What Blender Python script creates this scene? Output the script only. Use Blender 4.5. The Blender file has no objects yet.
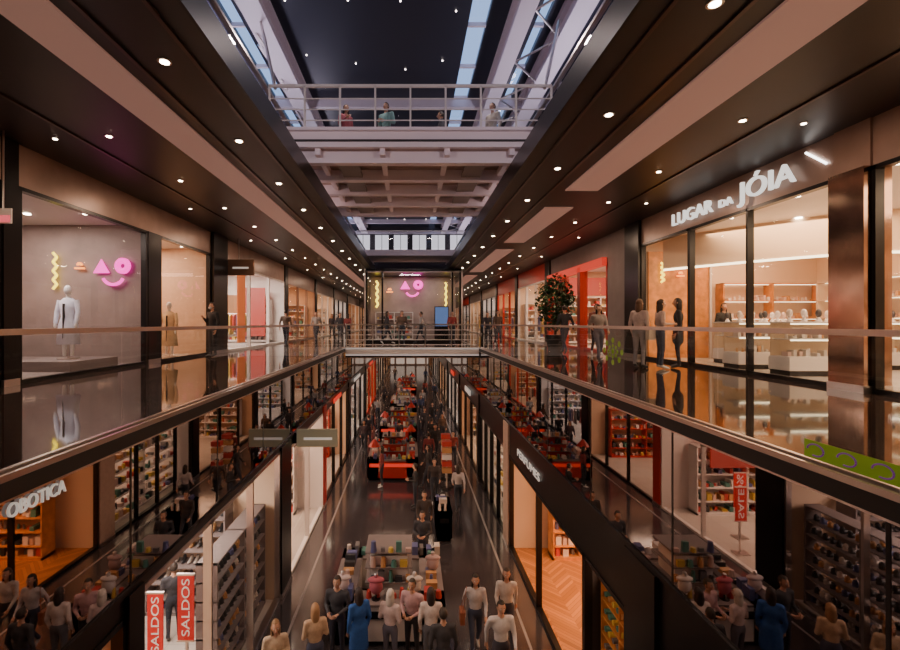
import bpy, math, random
import numpy as np
from mathutils import Vector, Matrix, Euler
random.seed(7)
R=random.random
U=random.uniform
scene=bpy.context.scene
COL=scene.collection
CAMZ=1.1
GZ=-5.9      # ground level
CZ=4.3       # ceiling of upper gallery
# ---------------------------------------------------------------- materials
MATS={}
def pbr(name,col,rough=.5,metal=0,em=None,es=0,noise=0,nscale=8,spec=.5,ior=None,bump=0):
    if name in MATS: return MATS[name]
    m=bpy.data.materials.new(name); m.use_nodes=True
    nt=m.node_tree; b=nt.nodes['Principled BSDF']
    b.inputs['Base Color'].default_value=(*col,1)
    b.inputs['Roughness'].default_value=rough
    b.inputs['Metallic'].default_value=metal
    b.inputs['Specular IOR Level'].default_value=spec
    if ior: b.inputs['IOR'].default_value=ior
    if em:
        b.inputs['Emission Color'].default_value=(*em,1); b.inputs['Emission Strength'].default_value=es
        try: m.cycles.emission_sampling='NONE'
        except Exception: pass
    if noise or bump:
        tc=nt.nodes.new('ShaderNodeTexCoord'); n=nt.nodes.new('ShaderNodeTexNoise')
        n.inputs['Scale'].default_value=nscale; n.inputs['Detail'].default_value=5
        nt.links.new(tc.outputs['Object'],n.inputs['Vector'])
        if noise:
            r=nt.nodes.new('ShaderNodeValToRGB')
            r.color_ramp.elements[0].position=.3; r.color_ramp.elements[1].position=.7
            r.color_ramp.elements[0].color=(*[max(0,c*(1-noise)) for c in col],1)
            r.color_ramp.elements[1].color=(*[min(1,c*(1+noise)) for c in col],1)
            nt.links.new(n.outputs['Fac'],r.inputs['Fac']); nt.links.new(r.outputs['Color'],b.inputs['Base Color'])
        if bump:
            bp=nt.nodes.new('ShaderNodeBump'); bp.inputs['Strength'].default_value=bump; bp.inputs['Distance'].default_value=.02
            nt.links.new(n.outputs['Fac'],bp.inputs['Height']); nt.links.new(bp.outputs['Normal'],b.inputs['Normal'])
    MATS[name]=m; return m
def tile_mat(name,c1,c2,mortar,rough,sx,ang=0,bw=.9,rh=.9,off=0,ior=1.5,spec=.5,msize=.006):
    m=bpy.data.materials.new(name); m.use_nodes=True; nt=m.node_tree; b=nt.nodes['Principled BSDF']
    tc=nt.nodes.new('ShaderNodeTexCoord'); mp=nt.nodes.new('ShaderNodeMapping'); br=nt.nodes.new('ShaderNodeTexBrick')
    mp.inputs['Rotation'].default_value[2]=ang
    br.inputs['Scale'].default_value=sx; br.offset=off
    br.inputs['Color1'].default_value=(*c1,1); br.inputs['Color2'].default_value=(*c2,1); br.inputs['Mortar'].default_value=(*mortar,1)
    br.inputs['Mortar Size'].default_value=msize; br.inputs['Brick Width'].default_value=bw; br.inputs['Row Height'].default_value=rh
    nt.links.new(tc.outputs['Object'],mp.inputs['Vector']); nt.links.new(mp.outputs['Vector'],br.inputs['Vector'])
    nz=nt.nodes.new('ShaderNodeTexNoise'); nz.inputs['Scale'].default_value=2.5; nz.inputs['Detail'].default_value=6
    nt.links.new(tc.outputs['Object'],nz.inputs['Vector'])
    mr=nt.nodes.new('ShaderNodeMapRange'); mr.inputs['To Min'].default_value=rough*.6; mr.inputs['To Max'].default_value=rough*1.5
    nt.links.new(nz.outputs['Fac'],mr.inputs['Value']); nt.links.new(mr.outputs['Result'],b.inputs['Roughness'])
    nt.links.new(br.outputs['Color'],b.inputs['Base Color'])
    b.inputs['IOR'].default_value=ior; b.inputs['Specular IOR Level'].default_value=spec
    MATS[name]=m; return m
def herringbone(name):
    m=bpy.data.materials.new(name); m.use_nodes=True; nt=m.node_tree; b=nt.nodes['Principled BSDF']
    L=nt.links.new; N=nt.nodes.new
    tc=N('ShaderNodeTexCoord'); sp=N('ShaderNodeSeparateXYZ'); L(tc.outputs['Object'],sp.inputs[0])
    def M(op,a,bb=None,c=None):
        n=N('ShaderNodeMath'); n.operation=op
        for i,v in enumerate((a,bb,c)):
            if v is None: continue
            if isinstance(v,(int,float)): n.inputs[i].default_value=v
            else: L(v,n.inputs[i])
        return n.outputs[0]
    W=.55
    tri=M('PINGPONG',sp.outputs['X'],W)
    u=M('ADD',sp.outputs['Y'],tri)
    row=M('DIVIDE',u,.13); fl=M('FLOOR',row); fr=M('FRACT',row)
    colid=M('FLOOR',M('DIVIDE',sp.outputs['X'],W))
    cx=N('ShaderNodeCombineXYZ'); L(fl,cx.inputs[0]); L(colid,cx.inputs[1])
    wn=N('ShaderNodeTexWhiteNoise'); L(cx.outputs[0],wn.inputs['Vector'])
    r=N('ShaderNodeValToRGB'); r.color_ramp.elements[0].color=(.34,.13,.035,1); r.color_ramp.elements[1].color=(.58,.24,.07,1)
    L(wn.outputs['Value'],r.inputs['Fac'])
    g=M('GREATER_THAN',fr,.07)
    mx=N('ShaderNodeMixRGB'); mx.inputs[1].default_value=(.16,.07,.03,1); L(g,mx.inputs[0]); L(r.outputs['Color'],mx.inputs[2])
    L(mx.outputs[0],b.inputs['Base Color']); b.inputs['Roughness'].default_value=.35
    MATS[name]=m; return m
def glass_mat(name,tint=(.9,.95,1),r0=.04,rmax=.9,pw=5):
    m=bpy.data.materials.new(name); m.use_nodes=True; nt=m.node_tree
    for n in list(nt.nodes):
        if n.type!='OUTPUT_MATERIAL': nt.nodes.remove(n)
    o=[n for n in nt.nodes if n.type=='OUTPUT_MATERIAL'][0]
    t=nt.nodes.new('ShaderNodeBsdfTransparent'); t.inputs[0].default_value=(*tint,1)
    g=nt.nodes.new('ShaderNodeBsdfGlossy'); g.inputs['Roughness'].default_value=.01; g.inputs[0].default_value=(1,1,1,1)
    f=nt.nodes.new('ShaderNodeLayerWeight'); f.inputs[0].default_value=.5
    p=nt.nodes.new('ShaderNodeMath'); p.operation='POWER'; nt.links.new(f.outputs['Facing'],p.inputs[0]); p.inputs[1].default_value=pw
    q=nt.nodes.new('ShaderNodeMath'); q.operation='MULTIPLY_ADD'; nt.links.new(p.outputs[0],q.inputs[0]); q.inputs[1].default_value=rmax-r0; q.inputs[2].default_value=r0
    mx=nt.nodes.new('ShaderNodeMixShader')
    nt.links.new(q.outputs[0],mx.inputs[0]); nt.links.new(t.outputs[0],mx.inputs[1]); nt.links.new(g.outputs[0],mx.inputs[2]); nt.links.new(mx.outputs[0],o.inputs[0])
    MATS[name]=m; return m
def emit(name,col,s): return pbr(name,(0.02,0.02,0.02),.5,0,col,s)

M_floor=tile_mat('polished_dark_stone',(.030,.020,.018),(.042,.028,.024),(.012,.01,.01),.045,1.0,ior=2.5,spec=.6)
M_ground=tile_mat('ground_polished_stone',(.040,.036,.042),(.052,.046,.052),(.018,.015,.018),.12,1.0,ior=2.2)
M_wood=herringbone('herringbone_oak')
M_white_floor=tile_mat('white_tile',(.55,.50,.45),(.50,.45,.41),(.35,.32,.30),.22,1.2)
M_ceil=pbr('dark_bronze_ceiling',(.014,.008,.008),.42,0,noise=.15,nscale=1.2)
M_strip=pbr('ceiling_beige_panel',(.42,.27,.23),.6,0,(.72,.38,.30),.19)  # weak emission stands in for light falling on the panels
M_black=pbr('black_metal',(.008,.007,.008),.3,.3)
M_blackm=pbr('black_matte',(.014,.012,.012),.6)
M_steel=pbr('brushed_steel',(.66,.60,.58),.28,1)
M_bronze=pbr('bronze_cladding',(.42,.27,.20),.14,1,noise=.2,nscale=3)
M_fascia=pbr('taupe_fascia',(.34,.23,.19),.33,.25,noise=.12,nscale=2)
M_mirror=pbr('dark_mirror_glass',(.30,.26,.26),.015,1)
M_whitep=pbr('white_paint',(.68,.64,.62),.5)
M_beam=pbr('roof_beam_paint',(.72,.64,.69),.45)
M_beige=pbr('beige_wall',(.55,.36,.24),.6,noise=.05)
M_cream=pbr('cream_wall',(.70,.52,.37),.6)
M_grey=pbr('grey_wall',(.22,.18,.175),.6,noise=.08,nscale=2)
M_dwall=pbr('dark_wall',(.035,.028,.032),.6)
M_red=pbr('red_lacquer',(.48,.03,.02),.35)
M_redem=emit('red_backlit_panel',(1,.05,.025),.75)
M_orwood=pbr('orange_wood_panel',(.60,.24,.06),.4,noise=.25,nscale=5)
M_glass=glass_mat('clear_glass',(.95,.96,.96),.03,.45)
M_gbal=glass_mat('balustrade_glass',(.90,.92,.92),.03,.55)
M_groof=glass_mat('roof_glass',(.75,.85,.97))
M_down=emit('downlight_lens',(1,.80,.58),34)
M_star=emit('roof_spot_lens',(1,.85,.8),9)
M_tube=emit('tube_light',(1,.95,.9),7)
M_shelfem=emit('lit_shelf',(1,.78,.48),6)
M_letter=emit('sign_letter_white',(1,.93,.85),1.3)
M_letterdim=pbr('sign_letter_matte',(.7,.65,.6),.5,0,(1,.9,.8),.35)
M_pink=emit('neon_pink',(1,.02,.45),3.0)
M_yel=emit('neon_yellow',(1,.70,.03),4)
M_or=emit('neon_orange',(1,.25,.03),4)
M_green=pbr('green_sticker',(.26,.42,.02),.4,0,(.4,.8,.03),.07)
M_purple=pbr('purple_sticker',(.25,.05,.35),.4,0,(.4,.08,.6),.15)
M_blueem=emit('blue_screen',(.25,.45,1),.35)
M_exit=emit('exit_sign_red',(1,.12,.15),1.0)
M_win=emit('lit_far_window',(.95,.88,1),1.0)
M_winw=emit('lit_end_window',(1,.75,.6),.45)
M_edgeglow=emit('added_edge_glow',(1,.85,.78),.5)  # glow added to brighten the footbridge edge, not a real fixture
M_leaf=pbr('leaf_green',(.035,.085,.03),.5,noise=.4)
M_trunk=pbr('bark',(.09,.05,.03),.8)
PAL=[pbr('goods_%d'%i,c,.45) for i,c in enumerate([(.66,.58,.52),(.04,.04,.045),(.5,.05,.04),(.10,.11,.25),(.55,.28,.11),(.6,.42,.36),(.15,.14,.14),(.6,.42,.08),(.08,.22,.18),(.72,.66,.64)])]
# ---------------------------------------------------------------- mesh builder
class MB:
    def __init__(s): s.v=[];s.f=[];s.m=[];s.mats=[];s.sm=[];s.M=None
    def mi(s,mat):
        if mat not in s.mats: s.mats.append(mat)
        return s.mats.index(mat)
    def add(s,vs,fs,mat,smooth=False):
        o=len(s.v); k=s.mi(mat)
        if s.M is not None: vs=[tuple(s.M@Vector(v)) for v in vs]
        s.v+= [tuple(v) for v in vs]
        for f in fs: s.f.append(tuple(i+o for i in f)); s.m.append(k); s.sm.append(smooth)
    def box(s,x0,x1,y0,y1,z0,z1,mat):
        if x0>x1:x0,x1=x1,x0
        if y0>y1:y0,y1=y1,y0
        if z0>z1:z0,z1=z1,z0
        s.add([(x0,y0,z0),(x1,y0,z0),(x1,y1,z0),(x0,y1,z0),(x0,y0,z1),(x1,y0,z1),(x1,y1,z1),(x0,y1,z1)],
              [(0,3,2,1),(4,5,6,7),(0,1,5,4),(1,2,6,5),(2,3,7,6),(3,0,4,7)],mat)
    def paneX(s,x,y0,y1,z0,z1,mat): s.add([(x,y0,z0),(x,y1,z0),(x,y1,z1),(x,y0,z1)],[(0,1,2,3)],mat)
    def paneY(s,y,x0,x1,z0,z1,mat): s.add([(x0,y,z0),(x1,y,z0),(x1,y,z1),(x0,y,z1)],[(0,1,2,3)],mat)
    def cyl(s,a,b,ra,rb,mat,n=10,flat=1.0,smooth=True):
        a=Vector(a);b=Vector(b);d=(b-a)
        if d.length<1e-6: return
        d.normalize(); t=Vector((1,0,0)) if abs(d.x)<.8 else Vector((0,1,0))
        w=d.cross(t).normalized(); u=w.cross(d).normalized()
        vs=[];fs=[]
        for i in range(n):
            q=2*math.pi*i/n; e=u*math.cos(q)+w*math.sin(q)*flat; vs.append(a+e*ra)
        for i in range(n):
            q=2*math.pi*i/n; e=u*math.cos(q)+w*math.sin(q)*flat; vs.append(b+e*rb)
        for i in range(n):
            j=(i+1)%n; fs.append((i,j,j+n,i+n))
        s.add(vs,fs,mat,smooth); s.add(vs,[tuple(range(n-1,-1,-1)),tuple(range(n,2*n))],mat)
    def sph(s,c,r,mat,nu=10,nv=7,fn=None,keep=None):
        if not hasattr(r,'__len__'): r=(r,r,r)
        P=[(0,0,1)]
        for j in range(1,nv):
            ph=math.pi*j/nv
            for i in range(nu):
                q=2*math.pi*i/nu; P.append((math.sin(ph)*math.cos(q),math.sin(ph)*math.sin(q),math.cos(ph)))
        P.append((0,0,-1)); fs=[]
        for i in range(nu): fs.append((0,1+i,1+(i+1)%nu))
        for j in range(nv-2):
            for i in range(nu):
                a=1+j*nu+i;b=1+j*nu+(i+1)%nu; fs.append((a,a+nu,b+nu,b))
        L=len(P)-1;o=1+(nv-2)*nu
        for i in range(nu): fs.append((L,o+(i+1)%nu,o+i))
        if keep: fs=[f for f in fs if keep(*[sum(P[i][k] for i in f)/len(f) for k in range(3)])]
        vs=[]
        for p in P:
            q=fn(p) if fn else p
            vs.append((c[0]+q[0]*r[0],c[1]+q[1]*r[1],c[2]+q[2]*r[2]))
        s.add(vs,fs,mat,True)
    def obj(s,name,parent=None):
        me=bpy.data.meshes.new(name); me.from_pydata(s.v,[],s.f)
        for m in s.mats: me.materials.append(m)
        me.polygons.foreach_set('material_index',s.m); me.polygons.foreach_set('use_smooth',s.sm)
        me.update(); o=bpy.data.objects.new(name,me); COL.objects.link(o)
        if parent: o.parent=parent
        return o
def empty(name,loc=(0,0,0)):
    e=bpy.data.objects.new(name,None); e.location=loc; COL.objects.link(e); return e
def text(name,body,size,loc,rot,mat,ext=.02,width=None,parent=None,align='LEFT'):
    c=bpy.data.curves.new(name,'FONT'); c.body=body; c.size=size; c.extrude=ext; c.align_x=align
    t=bpy.data.objects.new('tmp',c); COL.objects.link(t); bpy.context.view_layer.update()
    me=bpy.data.meshes.new_from_object(t.evaluated_get(bpy.context.evaluated_depsgraph_get()))
    bpy.data.objects.remove(t)
    me.materials.clear(); me.materials.append(mat)
    o=bpy.data.objects.new(name,me); COL.objects.link(o)
    o.rotation_euler=rot; o.location=loc
    if width:
        xs=[v.co.x for v in me.vertices]; o.scale=(width/(max(xs)-min(xs)),1,1)
    if parent: o.parent=parent
    return o
RL=(math.pi/2,0,math.pi/2); RR=(math.pi/2,0,-math.pi/2); RF=(math.pi/2,0,0)
def area(name,loc,sx,sy,power,col,rot=(0,0,0),target=None):
    l=bpy.data.lights.new(name,'AREA'); l.shape='RECTANGLE'; l.size=sx; l.size_y=sy; l.energy=power; l.color=col
    o=bpy.data.objects.new(name,l); o.location=loc; o.rotation_euler=rot
    if target: o.rotation_euler=(Vector(target)-Vector(loc)).to_track_quat('-Z','Y').to_euler()
    COL.objects.link(o); return o
def spot(name,loc,power,col,ang=70,rot=(0,0,0),r=.06):
    l=bpy.data.lights.new(name,'SPOT'); l.energy=power; l.color=col; l.spot_size=math.radians(ang); l.spot_blend=.6; l.shadow_soft_size=r
    o=bpy.data.objects.new(name,l); o.location=loc; o.rotation_euler=rot; COL.objects.link(o); return o
WARM=(1,.56,.32); WARM2=(1,.66,.45); NEUT=(1,.80,.68)
KU=2.7; KL=2.1
YB=-5; YE=75
XL=7.0; XR=7.2; GLX=3.3; GRX=3.1; EL=2.9; ER=3.1
SL=-.16
def fx(s): return XL if s<0 else XR
def gx(s): return GLX if s<0 else GRX
def ex(s): return EL if s<0 else ER
# ---------------------------------------------------------------- shell
m=MB(); m.box(-13,13,YB,YE,GZ-.3,GZ,M_ground); m.obj('floor')
m=MB()
for X in(-2.75,2.6): m.box(X-.03,X+.03,YB,YE,GZ,GZ+.004,pbr('floor_inlay',(.25,.23,.23),.3))
m.obj('trim_1')
M_bluegl=glass_mat('blue_balustrade_glass',(.55,.68,.9),.12,.7,2)
for s,n in((-1,'left'),(1,'right')):
    m=MB(); m.box(s*ex(s),s*13,YB,YE,SL,0,M_floor)
    m.obj('floor_gallery_'+n)
    m=MB(); m.box(s*(ex(s)-.03),s*ex(s),YB,YE,SL-.02,.02,M_steel); m.box(s*(ex(s)-.035),s*(ex(s)-.03),YB,YE,SL,-.03,M_blackm); m.obj('trim_gallery_edge_'+n)
    m=MB(); m.box(s*2.3,s*13,YB,YE,CZ,CZ+.35,M_ceil); m.box(s*2.26,s*2.3,YB,YE,CZ-.02,CZ+.38,M_black)
    m.obj('ceiling_'+n)
    m=MB(); m.box(s*3.3,s*7.2,YB,42,5.15,5.5,M_dwall); m.obj('floor_level_two_'+n)
    m=MB(); m.box(s*7.2,s*7.5,YB,42,5.5,10.4,M_dwall); m.obj('wall_level_two_'+n)
    m=MB(); m.box(s*12.8,s*13,YB,YE,GZ,CZ,M_grey); m.obj('wall_'+n)
    m=MB(); m.paneX(s*3.33,YB+.02,41.6,5.5,6.5,M_bluegl); m.box(s*3.28,s*3.38,YB+.02,41.6,6.5,6.56,M_steel)
    y=YB+.02
    while y<41.5: m.box(s*3.34,s*3.38,y,y+.05,5.5,6.5,M_steel); y+=1.5
    m.obj('glass_balustrade')
    m=MB(); zt=SL-.02; zb=-2.0
    m.box(s*gx(s),s*(gx(s)+.1),YB,YE,zb,zt,M_mirror)
    y=YB+.7
    while y<YE: m.box(s*(gx(s)-.004),s*gx(s),y,y+.03,zb,zt,M_black); y+=2.4
    m.box(s*(gx(s)-.03),s*(gx(s)+.1),YB,YE,zb-.06,zb,M_black)
    m.obj('wall_fascia_'+n)
m=MB(); m.box(-13,13,YB-.2,YB,GZ,10.4,M_dwall); m.obj('wall_back')
m=MB(); m.box(-13,13,YE,YE+.2,GZ,CZ,M_grey)
for i in range(5):
    m.box(-4+i*1.7,-2.6+i*1.7,YE-.05,YE,GZ+.2,GZ+2.8,M_winw)
m.obj('wall_end')
m=MB(); m.box(-2.9,3.1,YB,.25,SL,0,M_floor); m.obj('floor_viewing_bridge')
m=MB(); m.box(-2.3,2.3,42,YE,CZ,CZ+.35,M_ceil); m.obj('ceiling_end')
m=MB(); m.box(-7.2,7.2,42,42.3,CZ+.3,10.4,M_dwall)
for i in range(6):
    x=-5.0+i*1.75; m.box(x,x+1.25,41.95,42,7.9,9.3,M_win); m.box(x+.6,x+.65,41.93,41.96,7.9,9.3,M_black)
m.box(-7,7,41.8,42,9.4,9.65,M_beam); m.box(-7,7,41.7,42,7.4,7.75,M_beam)
m.obj('wall_end_level_two')
# roof
m=MB(); rz=10.1
def rb(x0,x1,mat): m.box(x0,x1,YB,42,rz,rz+.15,mat)
M_roof=pbr('roof_dark_panel',(.012,.014,.028),.4)
rb(-7.5,-5.4,M_roof); rb(-5.0,1.75,M_roof); rb(2.3,3.75,M_roof); rb(4.05,7.5,M_roof)
m.obj('ceiling_roof')
m=MB()
for x0,x1 in((-5.4,-5.0),(1.75,2.3),(3.75,4.05)):
    m.add([(x0,YB,rz+.11),(x1,YB,rz+.11),(x1,42,rz+.11),(x0,42,rz+.11)],[(0,1,2,3)],M_groof)
    y=YB+1
    while y<42: m.box(x0,x1,y,y+.08,rz-.02,rz+.1,M_beam); y+=2.2
m.obj('window_1')
m=MB()
for X,w in((-4.2,.30),(3.1,.24),(4.6,.28),(-5.7,.12)):
    m.box(X-w,X+w,YB,42,rz-.12,rz,M_beam); m.box(X-w*.4,X+w*.4,YB,42,rz-.6,rz-.1,M_beam); m.box(X-w,X+w,YB,42,rz-.7,rz-.6,M_beam)
for y in(18,21,24,27,30,33,36,39): m.box(-7.15,7.15,y,y+.22,rz-.35,rz-.01,M_beam)
y=0
while y<40:
    m.cyl((-4.85,y,rz-.1),(-4.25,y+1.2,rz-.9),.04,.04,M_steel,6); m.cyl((-4.25,y+1.2,rz-.9),(-4.85,y+2.4,rz-.1),.04,.04,M_steel,6)
    m.cyl((3.35,y,rz-.65),(4.4,y+1.2,rz-.65),.035,.035,M_steel,6); m.cyl((4.4,y+1.2,rz-.65),(3.35,y+2.4,rz-.65),.035,.035,M_steel,6)
    y+=2.4
m.obj('roof_beams')
m=MB()
for i in range(4):
    for j in range(14):
        x=-3.3+i*1.5+U(-.2,.2); y=1+j*2.9+U(-.5,.5); m.cyl((x,y,rz-.03),(x,y,rz),.022,.022,M_star,8)
m.obj('roof_spotlights')
# ceiling strips & downlights
m=MB()
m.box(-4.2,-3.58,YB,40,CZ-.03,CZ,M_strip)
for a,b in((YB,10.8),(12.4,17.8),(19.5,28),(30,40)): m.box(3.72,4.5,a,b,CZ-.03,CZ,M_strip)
m.obj('ceiling_panel_strips')
m=MB()
for X in(-5.7,-2.62,5.75,2.62,3.4,-3.35): m.box(X-.025,X+.025,YB,60,CZ-.03,CZ,pbr('bronze_groove',(.08,.05,.045),.3,.6))
m.obj('trim_ceiling_grooves')
m=MB()
def dl(x,y,r=.055):
    m.cyl((x,y,CZ-.012),(x,y,CZ),r*1.5,r*1.5,M_steel,14); m.cyl((x,y,CZ-.016),(x,y,CZ-.011),r,r,M_down,14)
for k in range(28):
    dl(-3.0,3.1+2.4*k); dl(3.05,2.1+2.4*k)
    dl(-5.15,2.9+2.4*k,.045); dl(5.25,2.3+2.4*k,.045)
    if k%2==0: dl(-6.15,3+2.4*k,.035); dl(6.3,2.4+2.4*k,.035)
m.obj('ceiling_downlights')
# ---------------------------------------------------------------- balustrades
def balustrade(name,s,y0,y1):
    X=s*(ex(s)+.06)
    m=MB(); y=y0
    while y<y1-.1:
        e=min(y+2.4,y1); m.paneX(X,y+.01,e-.01,.02,1.0,M_gbal); y+=2.4
    m.box(X-.02,X+.02,y0,y1,0,.035,M_steel)
    m.box(X-.03,X+.03,y0,y1,1.01,1.055,M_steel)
    return m.obj(name)
for s in(-1,1):
    balustrade('glass_balustrade',s,YB+.02,19.9); balustrade('glass_balustrade',s,30.1,60)
m=MB(); X=ER+.06-.004
m.box(X-.002,X,2.5,3.6,.04,.18,M_green)
for k in range(4):
    y=2.75+k*.25; n=14
    for i in range(n):
        q0=math.pi*1.6*i/n;q1=math.pi*1.6*(i+1)/n
        m.cyl((X-.004,y+.07*math.cos(q0),.11+.045*math.sin(q0)),(X-.004,y+.07*math.cos(q1),.11+.045*math.sin(q1)),.006,.006,M_purple,5)
m.obj('green_floral_sticker')
m=MB()
for k in range(9):
    q=k*2*math.pi/8; c=(X-.001,7+.30*math.cos(q),.66+.17*math.sin(q)) if k<8 else (X-.001,7,.66)
    m.cyl(c,(c[0]-.003,c[1],c[2]),.045,.045,M_green,12)
    m.cyl((c[0],7+(c[1]-7)*.5,.66+(c[2]-.66)*.5),(c[0]-.003,7+(c[1]-7)*.5,.66+(c[2]-.66)*.5),.03,.03,M_green,8)
m.obj('green_floral_sticker')
# ---------------------------------------------------------------- footbridge (same level)
m=MB(); m.box(-2.86,3.06,20,30,-.42,0,M_floor); m.box(-2.86,3.06,19.95,20,-.36,.02,M_whitep); m.box(-2.86,3.06,19.93,19.95,-.06,-.02,M_edgeglow); m.box(-2.86,3.06,19.93,19.95,-.34,-.30,M_edgeglow)
m.box(-2.86,3.06,20,30,-.46,-.42,M_fascia)
for y in(20.06,29.9):
    m.paneY(y,-2.85,3.05,.05,1.0,M_gbal); m.box(-2.85,3.05,y-.035,y+.035,1.0,1.06,M_steel)
    for z in(.12,.34,.56,.78): m.box(-2.85,3.05,y-.02,y+.02,z,z+.025,M_whitep)
    for i in range(6): m.box(-2.85+i*1.17,-2.81+i*1.17,y-.03,y+.03,0,1.0,M_steel)
m.obj('footbridge')
# upper footbridge
m=MB(); z1=5.5; z0=5.15
m.box(-3.27,3.27,10.4,16.2,z0,z1,M_fascia); m.box(-3.27,3.27,10.3,10.4,z0-.02,z1+.05,M_beam); m.box(-3.27,3.27,10.2,10.3,z1-.02,z1+.05,M_beam)
m.box(-3.27,3.27,10.26,10.3,z0+.1,z0+.14,M_blackm)
for y in(10.6,11.9,13.2,14.5,15.8): m.box(-3.27,3.27,y,y+.2,z0-.28,z0,M_beam)
for x in(-2.2,-.7,.8,2.3): m.box(x,x+.12,10.4,16.2,z0-.16,z0,M_beam)
for x in(-1.5,1.6): m.box(x-.25,x+.25,11,15.8,z0-.2,z0-.14,M_grey)
for y in(10.35,16.15):
    m.paneY(y,-3.25,3.25,z1+.1,z1+1.0,M_gbal); m.box(-3.25,3.25,y-.03,y+.03,z1+1.02,z1+1.08,M_whitep)
    for z in(.25,.5,.75): m.box(-3.25,3.25,y-.012,y+.012,z1+z,z1+z+.02,M_whitep)
    for i in range(9): m.box(-3.25+i*.81,-3.21+i*.81,y-.03,y+.03,z1,z1+1.05,M_whitep)
for sx in(-1,1):
    m.cyl((sx*3.1,10.35,z1+1.0),(sx*4.15,12.5,9.5),.04,.04,M_steel); m.cyl((sx*2.3,16.1,z0-.1),(sx*3.2,20,9.5),.05,.05,M_steel)
m.obj('upper_footbridge')
m=MB(); m.box(-3.27,3.27,27,30,5.15,5.5,M_beam); m.paneY(27.02,-3.2,3.2,5.6,6.6,M_gbal); m.box(-3.2,3.2,26.98,27.06,6.6,6.66,M_steel)
m.obj('upper_footbridge')
def bistro(x,y,z):
    m=MB(); m.cyl((x,y,z),(x,y,z+.03),.25,.25,M_black,16); m.cyl((x,y,z),(x,y,z+.72),.03,.03,M_steel,8); m.cyl((x,y,z+.72),(x,y,z+.75),.35,.35,M_whitep,20)
    m.cyl((x+.05,y,z+.75),(x+.05,y,z+.88),.035,.045,M_whitep,10); m.cyl((x-.12,y+.08,z+.75),(x-.12,y+.08,z+.95),.03,.02,PAL[8],10); m.obj('bistro_table')
bistro(-1.25,12.2,5.5); bistro(1.6,12.2,5.5)
# ---------------------------------------------------------------- goods helpers
def goods_row(m,ax,p0,p1,fixed,z,depth,kind='mixed',face=1):
    p=p0+.05
    while p<p1-.1:
        w=U(.10,.2); h=U(.08,.26); mat=random.choice(PAL)
        if kind=='shoes': w=.11;h=.09;mat=PAL[random.choice([0,1,1,6,4,1,3,1])]
        if kind=='jewel': w=.07;h=U(.05,.16);mat=PAL[random.choice([0,9,5,4])]
        d=depth*.42
        c=p+w/2
        if ax=='x':
            if kind=='shoes':
                m.sph((c,fixed,z+.05),(w*.45,.14,.055),mat,6,4); m.sph((c,fixed+.06*face,z+.10),(w*.38,.07,.08),mat,6,4)
            elif R()<.4: m.cyl((c,fixed,z),(c,fixed,z+h),w*.42,w*.3,mat,7)
            else: m.box(c-w*.45,c+w*.45,fixed-d,fixed+d,z,z+h,mat)
        else:
            if kind=='shoes':
                m.sph((fixed,c,z+.05),(.14,w*.45,.055),mat,6,4); m.sph((fixed+.06*face,c,z+.10),(.07,w*.38,.08),mat,6,4)
            elif R()<.4: m.cyl((fixed,c,z),(fixed,c,z+h),w*.42,w*.3,mat,7)
            else: m.box(fixed-d,fixed+d,c-w*.45,c+w*.45,z,z+h,mat)
        p+=w+U(.02,.08)
def shelf_unit(ax,a0,a1,f0,f1,z0,z1,n,kind='mixed',frame=None,lit=False,name='display_shelf'):
    frame=frame or M_whitep
    if a0>a1:a0,a1=a1,a0
    if f0>f1:f0,f1=f1,f0
    m=MB(); face=1
    def bx(p0,p1,q0,q1,za,zb,mt):
        if ax=='x': m.box(p0,p1,q0,q1,za,zb,mt)
        else: m.box(q0,q1,p0,p1,za,zb,mt)
    bx(a0,a0+.04,f0,f1,z0,z1,frame); bx(a1-.04,a1,f0,f1,z0,z1,frame)
    mid=(a0+a1)/2
    if a1-a0>2.2: bx(mid-.02,mid+.02,f0,f1,z0,z1,frame)
    for i in range(n+1):
        z=z0+(z1-z0)*i/n; bx(a0,a1,f0,f1,z-.03,z,frame) if i else bx(a0,a1,f0,f1,z,z+.08,frame)
        if lit and i: bx(a0+.05,a1-.05,(f0+f1)/2-.02,(f0+f1)/2+.02,z-.04,z-.03,M_shelfem)
        if i<n: goods_row(m,ax,a0+.05,a1-.05,(f0+f1)/2,z if i else z+.08,(f1-f0)*.8,kind)
    return m.obj(name)
def clothes_rail(x0,x1,y,z,n=14):
    m=MB()
    for X in(x0,x1): m.cyl((X,y,z),(X,y,z+1.5),.018,.018,M_steel,8); m.box(X-.02,X+.02,y-.25,y+.25,z,z+.03,M_steel)
    m.cyl((x0,y,z+1.5),(x1,y,z+1.5),.015,.015,M_steel,8)
    for i in range(n):
        X=x0+.08+(x1-x0-.16)*i/(n-1); L=U(.7,1.0); mt=random.choice(PAL)
        m.add([(X,y-.22,z+1.40),(X,y,z+1.48),(X,y+.22,z+1.40),(X,y+.24,z+1.45-L),(X,y-.24,z+1.45-L),
               (X+.05,y-.22,z+1.40),(X+.05,y,z+1.48),(X+.05,y+.22,z+1.40),(X+.05,y+.24,z+1.45-L),(X+.05,y-.24,z+1.45-L)],
              [(0,1,2,3,4),(9,8,7,6,5),(0,5,6,1),(1,6,7,2),(2,7,8,3),(3,8,9,4),(4,9,5,0)],mt)
    m.obj('clothes_rail')
M_redb=pbr('red_banner',(.6,.02,.02),.5,0,(1,.03,.02),.25)
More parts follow.
